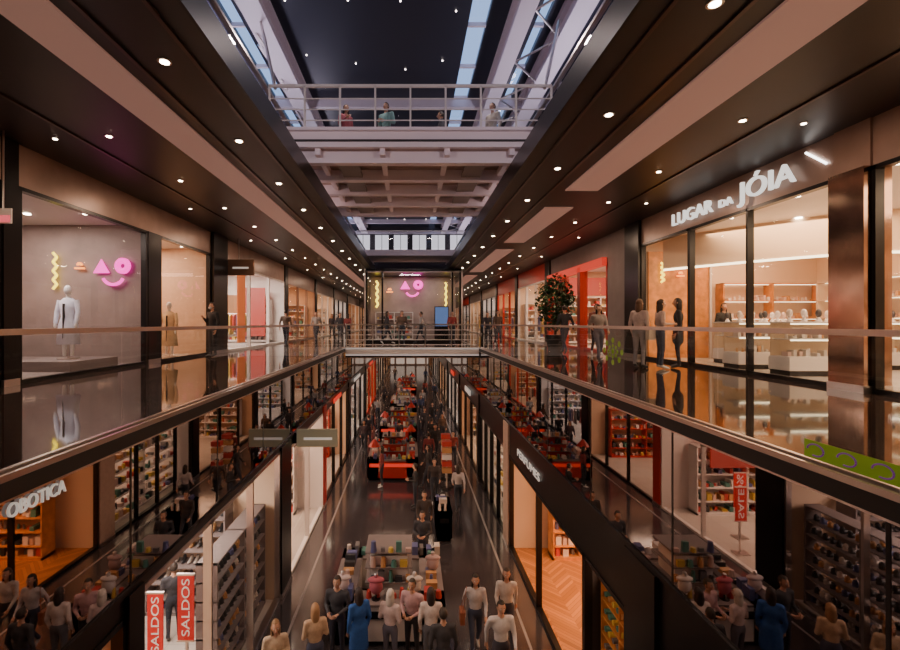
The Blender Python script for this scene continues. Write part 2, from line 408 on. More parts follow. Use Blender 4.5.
def sale_banner(x,y,zf,z0,z1,w=.34,txt='SALDOS'):
    e=empty('sale_banner',(x,y,zf)); m=MB()
    m.box(-w/2,w/2,-.015,.015,z0,z1,M_redb); m.box(-w/2-.015,w/2+.015,-.02,.02,z1,z1+.03,M_steel); m.box(-w/2-.015,w/2+.015,-.02,.02,z0-.03,z0,M_steel)
    m.box(-.02,.02,0.02,.05,0,z1,M_steel); m.box(-.2,.2,-.15,.15,0,.03,M_steel); m.obj('stand',e)
    t=text('lettering',txt,w*.72,(w*.26,-.022,z0+.06),(math.pi/2,-math.pi/2,0),M_letterdim,.003,width=(z1-z0)-.12,parent=e)
    return e
# ---------------------------------------------------------------- upper shops
def interior(s,level,y0,y1,depth,wall,floor,col,power,lname,zc=None,lsz=None,sides=True):
    xf=fx(s) if level else gx(s); z0=0 if level else GZ; z1=zc if zc else (3.7 if level else -2.1)
    xb=xf+depth
    m=MB(); m.box(s*(xf+.12),s*xb,y0,y1,z0+.0,z0+.03,floor); m.obj('floor_shop')
    m=MB(); m.box(s*(xf+.12),s*xb,y0,y1,z1,z1+.1,M_whitep if wall!=M_dwall else M_dwall)
    for i in range(3):
        for j in range(max(2,int((y1-y0)/2))):
            X=s*(xf+.7+i*depth/3.2); Y=y0+.8+j*1.9
            if Y<y1-.3: m.cyl((X,Y,z1-.02),(X,Y,z1),.07,.07,M_down,10)
    m.obj('ceiling_shop')
    m=MB(); m.box(s*xb,s*(xb+.12),y0,y1,z0,z1+.1,wall)
    m.box(s*(xf+.12),s*xb,y1-.06,y1,z0,z1+.1,wall); m.box(s*(xf+.12),s*xb,y0,y0+.06,z0,z1+.1,wall)
    m.obj('wall_shop')
    area(lname,(s*(xf+depth*.5),(y0+y1)/2,z1-.05),depth*.5,(y1-y0)*.55,power*(KU if level else KL),col)
def front(s,level,y0,y1,ztop,zfas,frame,fasc,bays,glass=True,open_from=None,name='shop_front',thick=.12,pw=.1):
    xf=fx(s) if level else gx(s); z0=0 if level else GZ
    m=MB(); m.box(s*xf,s*(xf+thick),y0,y1,ztop,zfas,fasc)
    m.box(s*(xf-.02),s*(xf+thick),y0,y1,ztop-.07,ztop,frame)
    m.box(s*(xf-.01),s*(xf+thick),y0,y1,z0,z0+.08,frame)
    for i in range(bays+1):
        y=y0+(y1-y0)*i/bays; y=min(max(y,y0+pw/2),y1-pw/2)
        m.box(s*(xf-.02),s*(xf+thick),y-pw/2,y+pw/2,z0,ztop,frame)
    if glass:
        for i in range(bays):
            a=y0+(y1-y0)*i/bays+pw/2; b=y0+(y1-y0)*(i+1)/bays-pw/2
            if open_from is not None and a>=open_from: continue
            m.paneX(s*(xf+.05),a,b,z0+.08,ztop-.07,M_glass)
    return m.obj(name)
def column(s,level,y0,y1,mat,z1=None,x_out=.08,depth=.6,name='column'):
    xf=fx(s) if level else gx(s); z0=0 if level else GZ; z1=z1 or CZ
    m=MB(); m.box(s*(xf-x_out),s*(xf+depth),y0,y1,z0,z1,mat); m.box(s*(xf-x_out-.015),s*(xf+depth),y0-.01,y1+.01,z0,z0+.12,M_steel); m.obj(name)
# RIGHT upper -- jewellery shop
interior(1,1,-4.9,14,5.4,M_cream,M_white_floor,(1,.66,.40),250,'jewellery_ceiling_light',3.7)
area('jewellery_ceiling_light',(9.6,11.5,3.6),2.5,3,290,(1,.64,.38))
front(1,1,-4.9,7.0,3.55,CZ,M_black,M_fascia,4,pw=.06)
column(1,1,7.0,7.6,M_bronze,3.55,.14,.3)
front(1,1,7.6,11.6,3.55,CZ,M_black,M_fascia,2,pw=.05)
front(1,1,11.6,14,3.55,CZ,M_black,M_fascia,1,glass=False,pw=.05)
m=MB(); m.box(7.16,7.2,7.0,7.6,3.55,CZ,M_fascia); m.obj('trim_2')
e=empty('jewellery_shop_sign',(7.1,0,0))
text('word_lugar','LUGAR',.44,(0,12.2,3.72),RR,M_letter,.03,1.6,e)
text('word_da','DA',.24,(0,10.35,3.74),RR,M_letter,.03,.42,e)
text('word_joia','JÓIA',.56,(0,9.7,3.72),RR,M_letter,.03,1.45,e)
m=MB(); m.cyl((7.17,7.75,3.85),(7.17,8.15,4.18),.02,.02,M_tube,8); m.obj('tube_light')
m=MB(); m.box(7.35,9.2,13.86,13.93,.03,3.3,M_orwood); m.box(9.2,9.26,13.8,13.93,.03,3.65,M_whitep); m.obj('wood_wall_panel')
m=MB()
n=18
for i in range(n):
    a=i/n;b=(i+1)/n
    def P(t): return (7.7+3.6*t, 13.7-3.5*math.sin(t*math.pi*.5))
    p=P(a);q=P(b); m.add([(p[0],p[1],2.7),(q[0],q[1],2.7),(q[0],q[1],3.69),(p[0],p[1],3.69)],[(0,1,2,3)],M_cream)
    m.add([(p[0],p[1]-.03,2.68),(q[0],q[1]-.03,2.68),(q[0],q[1]-.03,2.74),(p[0],p[1]-.03,2.74)],[(0,1,2,3)],M_shelfem)
m.obj('curved_soffit')
shelf_unit('x',9.4,12.4,13.5,13.85,.2,2.3,4,'jewel',M_orwood,True,'jewellery_wall_display')
shelf_unit('y',8.0,13.3,12.0,12.5,.2,2.3,4,'jewel',M_cream,True,'jewellery_wall_display')
shelf_unit('y',-2,7.5,12.0,12.5,.2,2.3,4,'jewel',M_cream,True,'jewellery_wall_display')
def display_case(x0,x1,y0,y1):
    m=MB(); m.box(x0,x1,y0,y1,.03,.14,M_blackm); m.box(x0-.02,x1+.02,y0-.02,y1+.02,.14,.40,M_whitep)
    m.box(x0,x1,y0,y1,.40,.42,M_whitep); m.box(x0,x1,y1-.02,y1,.42,1.1,M_cream)
    m.paneY(y0,x0,x1,.42,1.1,M_glass); m.paneX(x0,y0,y1,.42,1.1,M_glass); m.paneX(x1,y0,y1,.42,1.1,M_glass)
    m.box(x0-.01,x1+.01,y0-.01,y1+.01,1.1,1.13,M_whitep)
    for z in(1.07,.74): m.box(x0+.05,x1-.05,y0+.03,y0+.05,z,z+.02,M_shelfem)
    m.box(x0+.03,x1-.03,y0+.05,y1-.02,.76,.78,M_whitep)
    goods_row(m,'x',x0+.05,x1-.05,(y0+y1)/2,.42,.2,'jewel'); goods_row(m,'x',x0+.05,x1-.05,(y0+y1)/2,.78,.2,'jewel')
    k=0
    while x0+.2+k*.3<x1-.1:
        X=x0+.2+k*.3; k+=1
        m.cyl((X,(y0+y1)/2,1.13),(X,(y0+y1)/2,1.22),.06,.02,M_whitep,10); m.sph((X,(y0+y1)/2,1.30),(.06,.05,.09),PAL[random.choice([0,9,4,5,1])],8,6)
    m.obj('jewellery_display_case')
for a in((8.3,10.3,11.8,12.3),(7.6,9.0,9.0,9.5),(9.5,11.5,10.2,10.7),(7.6,9.2,4.6,5.1),(7.6,8.9,10.4,10.9),(9.6,11.5,8.0,8.5),(9.6,11.4,5.8,6.3)): display_case(*a)
column(1,1,14,14.9,M_black,None,.1); column(1,1,14.9,16.4,M_grey,None,.0)
# red shop
interior(1,1,16.4,23,4.5,M_beige,M_white_floor,WARM2,140,'red_shop_light')
front(1,1,16.4,23,3.3,CZ,M_red,M_grey,3,open_from=18)
m=MB()
for y in(18.55,20.75,22.7): m.box(7.0,7.17,y,y+.3,0,3.4,M_red)
m.box(7.0,7.17,16.4,23,3.2,3.5,M_redem); m.obj('red_portal_frame')
shelf_unit('x',7.6,11.4,22.4,22.85,.1,2.4,5,'mixed'); clothes_rail(7.7,9.6,19,.03)
m=MB(); m.box(7.5,11.2,22.9,22.93,2.5,3.4,M_redem); m.obj('wall_poster')
column(1,1,23,23.8,M_black)
YS=[(23.8,30,M_cream,WARM2,M_whitep),(30.6,37,M_beige,WARM,M_red),(37.6,45,M_whitep,NEUT,M_black),(45.6,54,M_cream,WARM2,M_whitep),(54.6,65,M_whitep,NEUT,M_black),(65.5,74.9,M_beige,WARM,M_whitep)]
for y0,y1,w,c,fr in YS:
    interior(1,1,y0,y1,4.5,w,M_white_floor,c,130,'shop_light'); front(1,1,y0,y1,3.4,CZ,fr,random.choice([M_fascia,M_red,M_grey]),3,open_from=y0+(y1-y0)*.6)
    column(1,1,y1,y1+.6 if y1<74 else 75,M_black); shelf_unit('x',7.6,11.2,y1-.6,y1-.15,.1,2.4,5); clothes_rail(7.6,10,(y0+y1)/2,.03)
# LEFT upper
front(-1,1,-4.9,7.7,3.55,CZ,M_black,M_fascia,4)
interior(-1,1,-4.9,7.7,4.5,M_grey,M_white_floor,WARM2,60,'window_light')
column(-1,1,7.7,8.0,M_black,CZ,.05,.3)
m=MB(); m.box(-6.9,-6.6,7.45,7.47,2.75,3.0,M_whitep); m.box(-6.88,-6.62,7.43,7.45,2.77,2.88,M_exit); m.box(-6.76,-6.74,7.46,7.48,3.0,CZ,M_steel); m.obj('exit_sign')
M_disp=pbr('display_backdrop',(.26,.20,.185),.55,noise=.15,nscale=1.5)
interior(-1,1,8.0,12.0,4.5,M_disp,M_grey,(1,.76,.64),75,'window_light')
front(-1,1,8.0,12.0,3.55,CZ,M_black,M_fascia,1)
column(-1,1,12.0,12.55,M_black,3.55,.03,.3)
m=MB(); m.box(-7.1,-7.0,12.0,12.55,3.55,CZ,M_fascia); m.obj('trim_3')
interior(-1,1,12.55,15.8,4.5,M_beige,M_white_floor,WARM2,80,'window_light')
front(-1,1,12.55,15.8,3.55,CZ,M_black,M_fascia,1)
column(-1,1,15.8,17,M_black,None,.12)
YS=[(17,25,M_whitep,NEUT,M_whitep),(25.8,33,M_beige,WARM,M_fascia),(33.6,41,M_cream,WARM2,M_whitep),(41.6,50,M_whitep,NEUT,M_black),(50.6,62,M_beige,WARM,M_whitep),(62.6,74.9,M_cream,WARM2,M_black)]
for y0,y1,w,c,fr in YS:
    interior(-1,1,y0,y1,4.5,w,M_white_floor,c,240 if y0==17 else 130,'shop_light'); front(-1,1,y0,y1,3.4,CZ,fr,random.choice([M_fascia,M_grey]),3,open_from=y0+(y1-y0)*.3)
    column(-1,1,y1,min(y1+.6,75),M_black); shelf_unit('x',-11,-7.6,y1-.6,y1-.15,.1,2.4,5); clothes_rail(-10,-7.6,(y0+y1)/2,.03)
# neon logos
def torus(m,c,r,t,mat,a0=0,a1=2*math.pi,n=24,sx=1):
    pts=[(c[0]+sx*r*math.cos(a0+(a1-a0)*i/n),c[1],c[2]+r*math.sin(a0+(a1-a0)*i/n)) for i in range(n+1)]
    for i in range(n): m.cyl(pts[i],pts[i+1],t,t,mat,6)
def logo(cx,y,cz,k):
    m=MB()
    tri=[(cx-.62*k,cz+.02*k),(cx-.12*k,cz+.02*k),(cx-.37*k,cz+.45*k)]
    m.add([(p[0],y,p[1]) for p in tri]+[(p[0],y+.03,p[1]) for p in tri],[(0,1,2),(3,5,4),(0,3,4,1),(1,4,5,2),(2,5,3,0)],M_pink)
    torus(m,(cx+.3*k,y,cz+.24*k),.16*k,.095*k,M_pink)
    torus(m,(cx,y,cz-.0*k),.34*k,.05*k,M_pink,math.pi*1.15,math.pi*1.85,14)
    return m.obj('pink_neon_face_sign')
def zig(cx,y,z0,z1,w,t,mat=M_yel):
    m=MB(); n=8
    pts=[(cx+(w if i%2 else -w),y,z0+(z1-z0)*i/n) for i in range(n+1)]
    for i in range(n): m.cyl(pts[i],pts[i+1],t,t,mat,6)
    return m.obj('yellow_neon_zigzag_sign')
def omega(cx,y,z,k):
    m=MB(); torus(m,(cx,y,z+.1*k),.07*k,.05*k,M_or,0,math.pi,10); m.box(cx-.18*k,cx+.18*k,y-.02,y+.02,z-.04*k,z+.02*k,M_or)
    return m.obj('orange_neon_sign')
logo(-7.82,11.85,2.4,.85); zig(-9.35,11.85,2.0,2.95,.05,.035); omega(-8.7,11.85,2.55,.7)
zig(7.75,13.8,2.35,2.95,.05,.03); omega(8.3,13.8,2.55,.6)
M_mann=pbr('mannequin_white',(.8,.78,.76),.4)
def mannequin(x,y,z,col,h=1.75,coat=True):
    m=MB(); m.M=Matrix.Translation((x,y,z))
    m.cyl((0,0,0),(0,0,.03),.22,.22,M_steel,20); m.cyl((0,0,0),(0,0,.75),.015,.015,M_steel,8)
    c=pbr('garment_%d'%len(MATS),col,.8,noise=.1)
    prof=[(.35,.25,.18),(.8,.21,.15),(1.0,.15,.11),(1.2,.18,.13),(1.36,.2,.1),(1.44,.09,.07)]
    n=24
    vs=[];fs=[]
    for k,(zz,rx,ry) in enumerate(prof):
        for i in range(n):
            q=2*math.pi*i/n; w=1+.07*math.sin(8*q)*(k<2); vs.append((rx*w*math.cos(q),ry*w*math.sin(q),zz))
    for k in range(len(prof)-1):
        for i in range(n): j=(i+1)%n; fs.append((k*n+i,k*n+j,(k+1)*n+j,(k+1)*n+i))
    fs.append(tuple(range(n-1,-1,-1)))
    m.add(vs,fs,c,True)
    m.box(-.01,.01,-.17,-.10,.4,1.3,M_blackm)
    for sx in(-1,1):
        m.cyl((sx*.19,0,1.38),(sx*.25,-.02,1.1),.06,.05,c,10); m.cyl((sx*.25,-.02,1.1),(sx*.24,-.08,.84),.05,.04,c,10); m.sph((sx*.24,-.09,.79),(.03,.035,.06),M_mann,8,6)
        m.cyl((sx*.09,0,.5),(sx*.09,0,.08),.06,.035,M_mann,8)
    m.cyl((0,0,1.42),(0,0,1.52),.05,.045,M_mann,10); m.sph((0,-.01,1.62),(.075,.095,.12),M_mann,12,9)
    m.obj('mannequin')
m=MB(); m.box(-9.9,-7.4,9.8,11.4,.03,.25,M_grey); m.obj('display_plinth')
mannequin(-8.05,10.6,.25,(.72,.74,.85)); mannequin(-9.35,10.5,.25,(.45,.10,.08)); mannequin(-7.6,14.2,.03,(.6,.45,.28)); mannequin(-8.6,14.8,.03,(.2,.12,.1))
spot('display_spot',(-8.0,9.6,3.6),110,(.95,.92,1),30,(math.radians(22),0,0))
m=MB(); m.box(-6.9,-5.9,17.0,17.08,2.9,3.5,pbr('brown_sign',(.16,.09,.06),.4)); m.box(-6.5,-6.46,17.02,17.06,3.5,CZ,M_steel); m.box(-6.7,-6.1,16.985,17.0,3.15,3.22,M_letterdim); m.obj('hanging_shop_sign')
m=MB(); m.box(-8.9,-7.8,24.2,24.25,.4,3.0,M_redem); m.box(-10.4,-9.3,24.2,24.25,.8,2.6,emit('orange_panel',(1,.3,.06),.7)); m.obj('wall_poster')
m=MB(); m.box(-7.0,-6.95,18.2,19.0,.3,3.1,pbr('orange_poster',(.7,.2,.06),.5,0,(1,.2,.05),.25)); m.obj('window_poster')
# ---------------------------------------------------------------- glass kiosk on the footbridge
m=MB(); x0,x1,y0,y1,zt=-2.55,2.95,26,29.3,4.24
m.box(x0,x1,y1-.1,y1,0,zt,M_disp); m.box(x0,x1,y0,y1,zt-.15,zt,M_black)
for x in(x0,x0+.9,x1-.55,x1-.1): m.box(x,x+.1,y0,y0+.12,0,zt,M_black)
m.box(x0,x1,y0,y0+.1,zt-.2,zt-.1,M_whitep); m.box(x0,x1,y0,y0+.1,0,.12,M_black)
m.paneX(x0+.02,y0,y1,0,zt,M_glass); m.paneX(x1-.02,y0,y1,0,zt,M_glass); m.paneY(y0+.05,x0,x1,.1,zt-.3,M_glass)
m.box(x0-.1,x0,y0-.05,y0+.1,0,zt,M_steel); m.box(x1,x1+.1,y0-.05,y0+.1,0,zt,M_steel)
m.obj('glass_kiosk_shop')
area('kiosk_light',(.2,27.6,4.05),4,2,130,NEUT)
logo(.15,28.9,3.25,1.25); zig(-2.1,28.8,2.1,3.8,.07,.06); omega(-1.3,28.8,3.1,1.1); zig(2.3,28.8,2.2,3.7,.05,.05)
shelf_unit('x',-2.2,.2,28.6,29.0,.02,1.8,4,'mixed')
m=MB(); m.box(1.6,2.4,28.4,28.5,.9,2.1,M_blueem); m.box(1.55,2.45,28.5,28.55,.01,2.15,M_black); m.obj('video_screen')
# ---------------------------------------------------------------- potted tree
def tree(x,y,z,h,name='potted_fig_tree'):
    m=MB(); m.M=Matrix.Translation((x,y,z)); m.cyl((0,0,0),(0,0,.6),.28,.4,M_blackm,20); m.cyl((0,0,.58),(0,0,.61),.37,.37,M_trunk,20)
    m.cyl((0,0,.55),(.05,0,h*.55),.06,.04,M_trunk)
    for k in range(9):
        q=U(0,6.28); L=U(.4,.75); m.cyl((.03,0,h*.4+k*.08),(L*math.cos(q),L*math.sin(q),h*.55+k*.13),.025,.01,M_trunk,6)
    for k in range(1500):
        q=U(0,6.28);ph=math.acos(U(-1,1)); r=U(.2,1)**.5
        c=Vector((.8*r*math.sin(ph)*math.cos(q),.8*r*math.sin(ph)*math.sin(q),h*.62+h*.36*r*math.cos(ph)))
        d=Vector((U(-1,1),U(-1,1),U(-1,.4))).normalized(); w=d.cross(Vector((0,0,1))).normalized()*.065; L=.2
        m.add([c,c+d*L*.5+w,c+d*L,c+d*L*.5-w],[(0,1,2,3)],M_leaf)
    m.obj(name)
tree(6.0,18.6,0,3.2)
# ---------------------------------------------------------------- lower shops
def lower(s,y0,y1,wall,floor,col,power,ztop,fr,bays=3,open_from=None,depth=5.2,glass=True):
    interior(s,0,y0,y1,depth,wall,floor,col,power,'lower_shop_light',ztop+.25)
    front(s,0,y0,y1,ztop,-2.06,fr,M_black,bays,glass,open_from,pw=.06)
def lcol(s,y0,y1,mat=M_black): column(s,0,y0,y1,mat,-2.06,.06,.5)
lower(-1,-4.9,5.2,M_beige,M_wood,WARM,110,-2.3,M_black,4); lcol(-1,5.2,5.5)
lower(-1,5.5,11.4,M_cream,M_white_floor,NEUT,190,-2.15,M_steel,3,9.0); lcol(-1,11.4,12.3)
lower(-1,12.3,17,M_whitep,M_white_floor,WARM2,190,-2.3,M_whitep,2,13); lcol(-1,17,17.5,M_red)
lower(-1,17.5,24,M_cream,M_white_floor,WARM2,150,-2.3,M_black,3,19); lcol(-1,24,24.8)
for a,b,w,c in((24.8,33,M_whitep,NEUT),(33.6,43,M_beige,WARM),(43.6,55,M_whitep,WARM2),(55.6,74.9,M_cream,WARM)):
    lower(-1,a,b,w,M_white_floor,c,150,-2.4,random.choice([M_black,M_red]),3,a+3); lcol(-1,b,min(b+.6,75)); shelf_unit('x',-8,-3.8,b-.6,b-.15,GZ+.03,GZ+2.3,5); clothes_rail(-6.5,-4,(a+b)/2,GZ+.03)
shelf_unit('x',-8.2,-4.4,10.7,11.2,GZ+.03,GZ+2.7,7,'shoes',M_grey)
shelf_unit('y',6,10.6,-8.4,-7.95,GZ+.03,GZ+2.9,7,'shoes',M_grey)
shelf_unit('y',8.4,11.2,-4.0,-3.6,GZ+.03,GZ+2.5,7,'shoes',M_grey)
shelf_unit('y',6.4,9.0,-6.2,-5.7,GZ+.03,GZ+1.4,4,'shoes',M_grey)
shelf_unit('x',-7.9,-4.2,16.3,16.8,GZ+.03,GZ+2.5,5,'mixed',M_whitep)
shelf_unit('x',-7.9,-4.2,23.3,23.8,GZ+.03,GZ+2.5,5,'mixed',M_red)
shelf_unit('y',-1.5,4.8,-8.3,-7.9,GZ+.03,GZ+2.6,5,'mixed',M_orwood)
sale_banner(-3.66,7.35,GZ+.03,1.8,2.85,.26); sale_banner(-4.30,7.6,GZ+.03,1.35,2.4,.26); sale_banner(-3.8,13.6,GZ+.03,1.0,2.0,.34,'SALE'); sale_banner(-4.5,14.6,GZ+.03,1.0,2.1,.4,'-50%')
m=MB(); m.box(-6.8,-4.6,16.15,16.2,GZ+1.8,GZ+3.2,M_redem); m.obj('wall_poster')
m=MB(); m.box(-3.2,-2.05,12.7,12.78,-2.40,-1.90,pbr('olive_sign',(.40,.36,.24),.5,0,(.5,.45,.3),.12)); m.box(-3.0,-2.2,12.69,12.7,-2.20,-2.13,M_letterdim); m.box(-3.3,-3.2,12.7,12.78,-2.3,-2.0,M_black); m.obj('hanging_shop_sign')
text('shop_sign_lettering','OBOTICA',.17,(-3.28,3.66,-.50),RL,M_letterdim,.01,.62)
# right
lower(1,-4.9,5.6,M_dwall,M_ground,WARM,35,-3.0,M_black,4); lcol(1,5.6,6.4)
lower(1,6.4,8.0,M_dwall,M_ground,WARM,25,-3.0,M_black,1,glass=False,depth=1.6)
m=MB()
for i in range(9):
    z=GZ+.1+i*.3; m.box(3.35,3.75,6.5,7.9,z,z+.03,M_orwood); m.box(3.7,3.72,6.5,7.9,z+.26,z+.28,M_shelfem)
    for j in range(9):
        y=6.6+j*.15; m.cyl((3.38,y,z+.1),(3.7,y,z+.1),.045,.045,random.choice([PAL[4],PAL[7],PAL[6],PAL[8]]),8)
for y in(6.5,7.2,7.87): m.box(3.35,3.75,y,y+.03,GZ+.03,GZ+2.7,M_orwood)
m.obj('wine_rack')
lower(1,8.0,14,M_cream,M_wood,(1,.52,.25),170,-3.0,M_black,2,8.0); lcol(1,14,14.7,pbr('stone_column',(.55,.40,.31),.4,noise=.1))
text('shop_sign_lettering','PERFUMES',.28,(3.07,12.9,-2.68),RR,M_letterdim,.01,2.2)
shelf_unit('x',4.2,8.0,13.2,13.7,GZ+.03,GZ+2.5,6,'mixed',M_orwood); shelf_unit('y',8.5,12.8,7.7,8.1,GZ+.03,GZ+2.5,6,'mixed',M_orwood)
m=MB(); m.box(5,6,10,12,GZ+.8,GZ+.86,M_orwood)
for a in(5.05,5.9):
    for b in(10.05,11.9): m.box(a,a+.05,b,b+.05,GZ+.03,GZ+.8,M_orwood)
goods_row(m,'y',10.1,11.9,5.5,GZ+.86,.5); m.obj('display_table')
lower(1,14.7,20,M_whitep,M_white_floor,WARM2,120,-2.9,M_black,4); lcol(1,20,20.6)
for a,b,w,c in((20.6,28,M_beige,WARM),(28.6,37,M_whitep,NEUT),(37.6,48,M_cream,WARM2),(48.6,60,M_whitep,NEUT),(60.6,74.9,M_beige,WARM)):
    lower(1,a,b,w,M_white_floor,c,140,-2.8,M_black,3,a+4); lcol(1,b,min(b+.6,75)); shelf_unit('x',3.8,8,b-.6,b-.15,GZ+.03,GZ+2.3,5)
shelf_unit('y',15,19.6,3.6,3.95,GZ+.03,GZ+2.6,6,'mixed',M_whitep,True)
m=MB(); m.box(2.98,3.04,22.5,24.5,-2.55,-2.3,M_letterdim); m.box(2.98,3.04,31,33,-2.55,-2.3,M_redem); m.obj('lit_fascia_sign')
m=MB(); m.box(-3.24,-3.2,26,29,-2.3,-2.12,M_letterdim); m.box(-3.24,-3.2,36,39,-2.3,-2.12,M_redem);m.box(-3.24,-3.2,19,21,-2.3,-2.12,M_redem); m.obj('lit_fascia_sign')
# ---------------------------------------------------------------- ground kiosks
def kiosk(x0,x1,y0,y1,red=False,tall=True,name='retail_kiosk'):
    m=MB(); z=GZ; body=M_whitep if not red else M_red
    t=.5
    for a,b,c,d in((x0,x1,y0,y0+t),(x0,x1,y1-t,y1),(x0,x0+t,y0,y1),(x1-t,x1,y0,y1)):
        m.box(a+.04,b-.04,c+.04,d-.04,z,z+.1,M_black); m.box(a,b,c,d,z+.1,z+.85,body); m.box(a-.02,b+.02,c-.02,d+.02,z+.85,z+.9,M_grey)
    for f in(y0+t/2,y1-t/2): goods_row(m,'x',x0,x1,f,z+.9,.3)
    for f in(x0+t/2,x1-t/2): goods_row(m,'y',y0+.5,y1-.5,f,z+.9,.3)
    m.box(x0+.1,x1-.1,y0-.03,y0,z+.6,z+.75,M_redem if red else M_black)
    if tall:
        xc=(x0+x1)/2; yc=(y0+y1)/2
        m.box(xc-.45,xc+.45,yc-.35,yc+.35,z,z+1.5,body)
        for k in range(3): m.box(xc-.55,xc+.55,yc-.45,yc+.45,z+.9+.35*k,z+.93+.35*k,M_grey); goods_row(m,'x',xc-.5,xc+.5,yc-.4,z+.93+.35*k,.1)
        if red:
            for q in((x0+.3,y0+.3),(x1-.3,y1-.3)):
                m.cyl((q[0],q[1],z+.9),(q[0],q[1],z+1.5),.015,.015,M_steel,8); m.cyl((q[0],q[1],z+1.45),(q[0],q[1],z+1.75),.28,.05,M_red,14)
    m.obj(name)
kiosk(-1.75,.75,9.75,12.2); kiosk(-1.9,.35,20,23.5,True); kiosk(-1.8,.4,26.5,30,True); kiosk(-1.5,.5,34,38)
kiosk(.85,1.35,14.4,15.8,False,False,'display_counter'); kiosk(-1.3,.6,43,47,True)
def bust(x,y,z,col):
    m=MB(); c=pbr('bust_%d'%len(MATS),col,.8)
    m.cyl((x,y,z),(x,y,z+.02),.1,.1,M_black,12); m.cyl((x,y,z),(x,y,z+.12),.02,.02,M_black,8)
    m.sph((x,y,z+.28),(.15,.1,.18),c,12,8); m.sph((x,y,z+.42),(.19,.09,.07),c,12,7); m.cyl((x,y,z+.45),(x,y,z+.55),.045,.04,c,8); m.cyl((x,y,z+.55),(x,y,z+.57),.045,.03,M_steel,8); m.obj('display_bust')
for x,y,c in((-1.5,10.05,(.6,.5,.5)),(-.75,9.95,(.5,.12,.16)),(.1,10.0,(.6,.55,.52)),(.55,10.9,(.5,.36,.36))): bust(x,y,GZ+.9,c)
m=MB()
for (x,y) in((1.55,19),(1.6,20.2)):
    m.cyl((x,y,GZ),(x,y,GZ+.04),.22,.22,M_black,16); m.cyl((x,y,GZ),(x,y,GZ+1.9),.03,.03,M_steel,8)
    for k in range(5): m.box(x-.2,x+.2,y-.15,y+.15,GZ+.7+k*.28,GZ+.9+k*.28,[PAL[4],PAL[2],PAL[9],PAL[4],PAL[2]][k])
m.obj('brochure_stand')
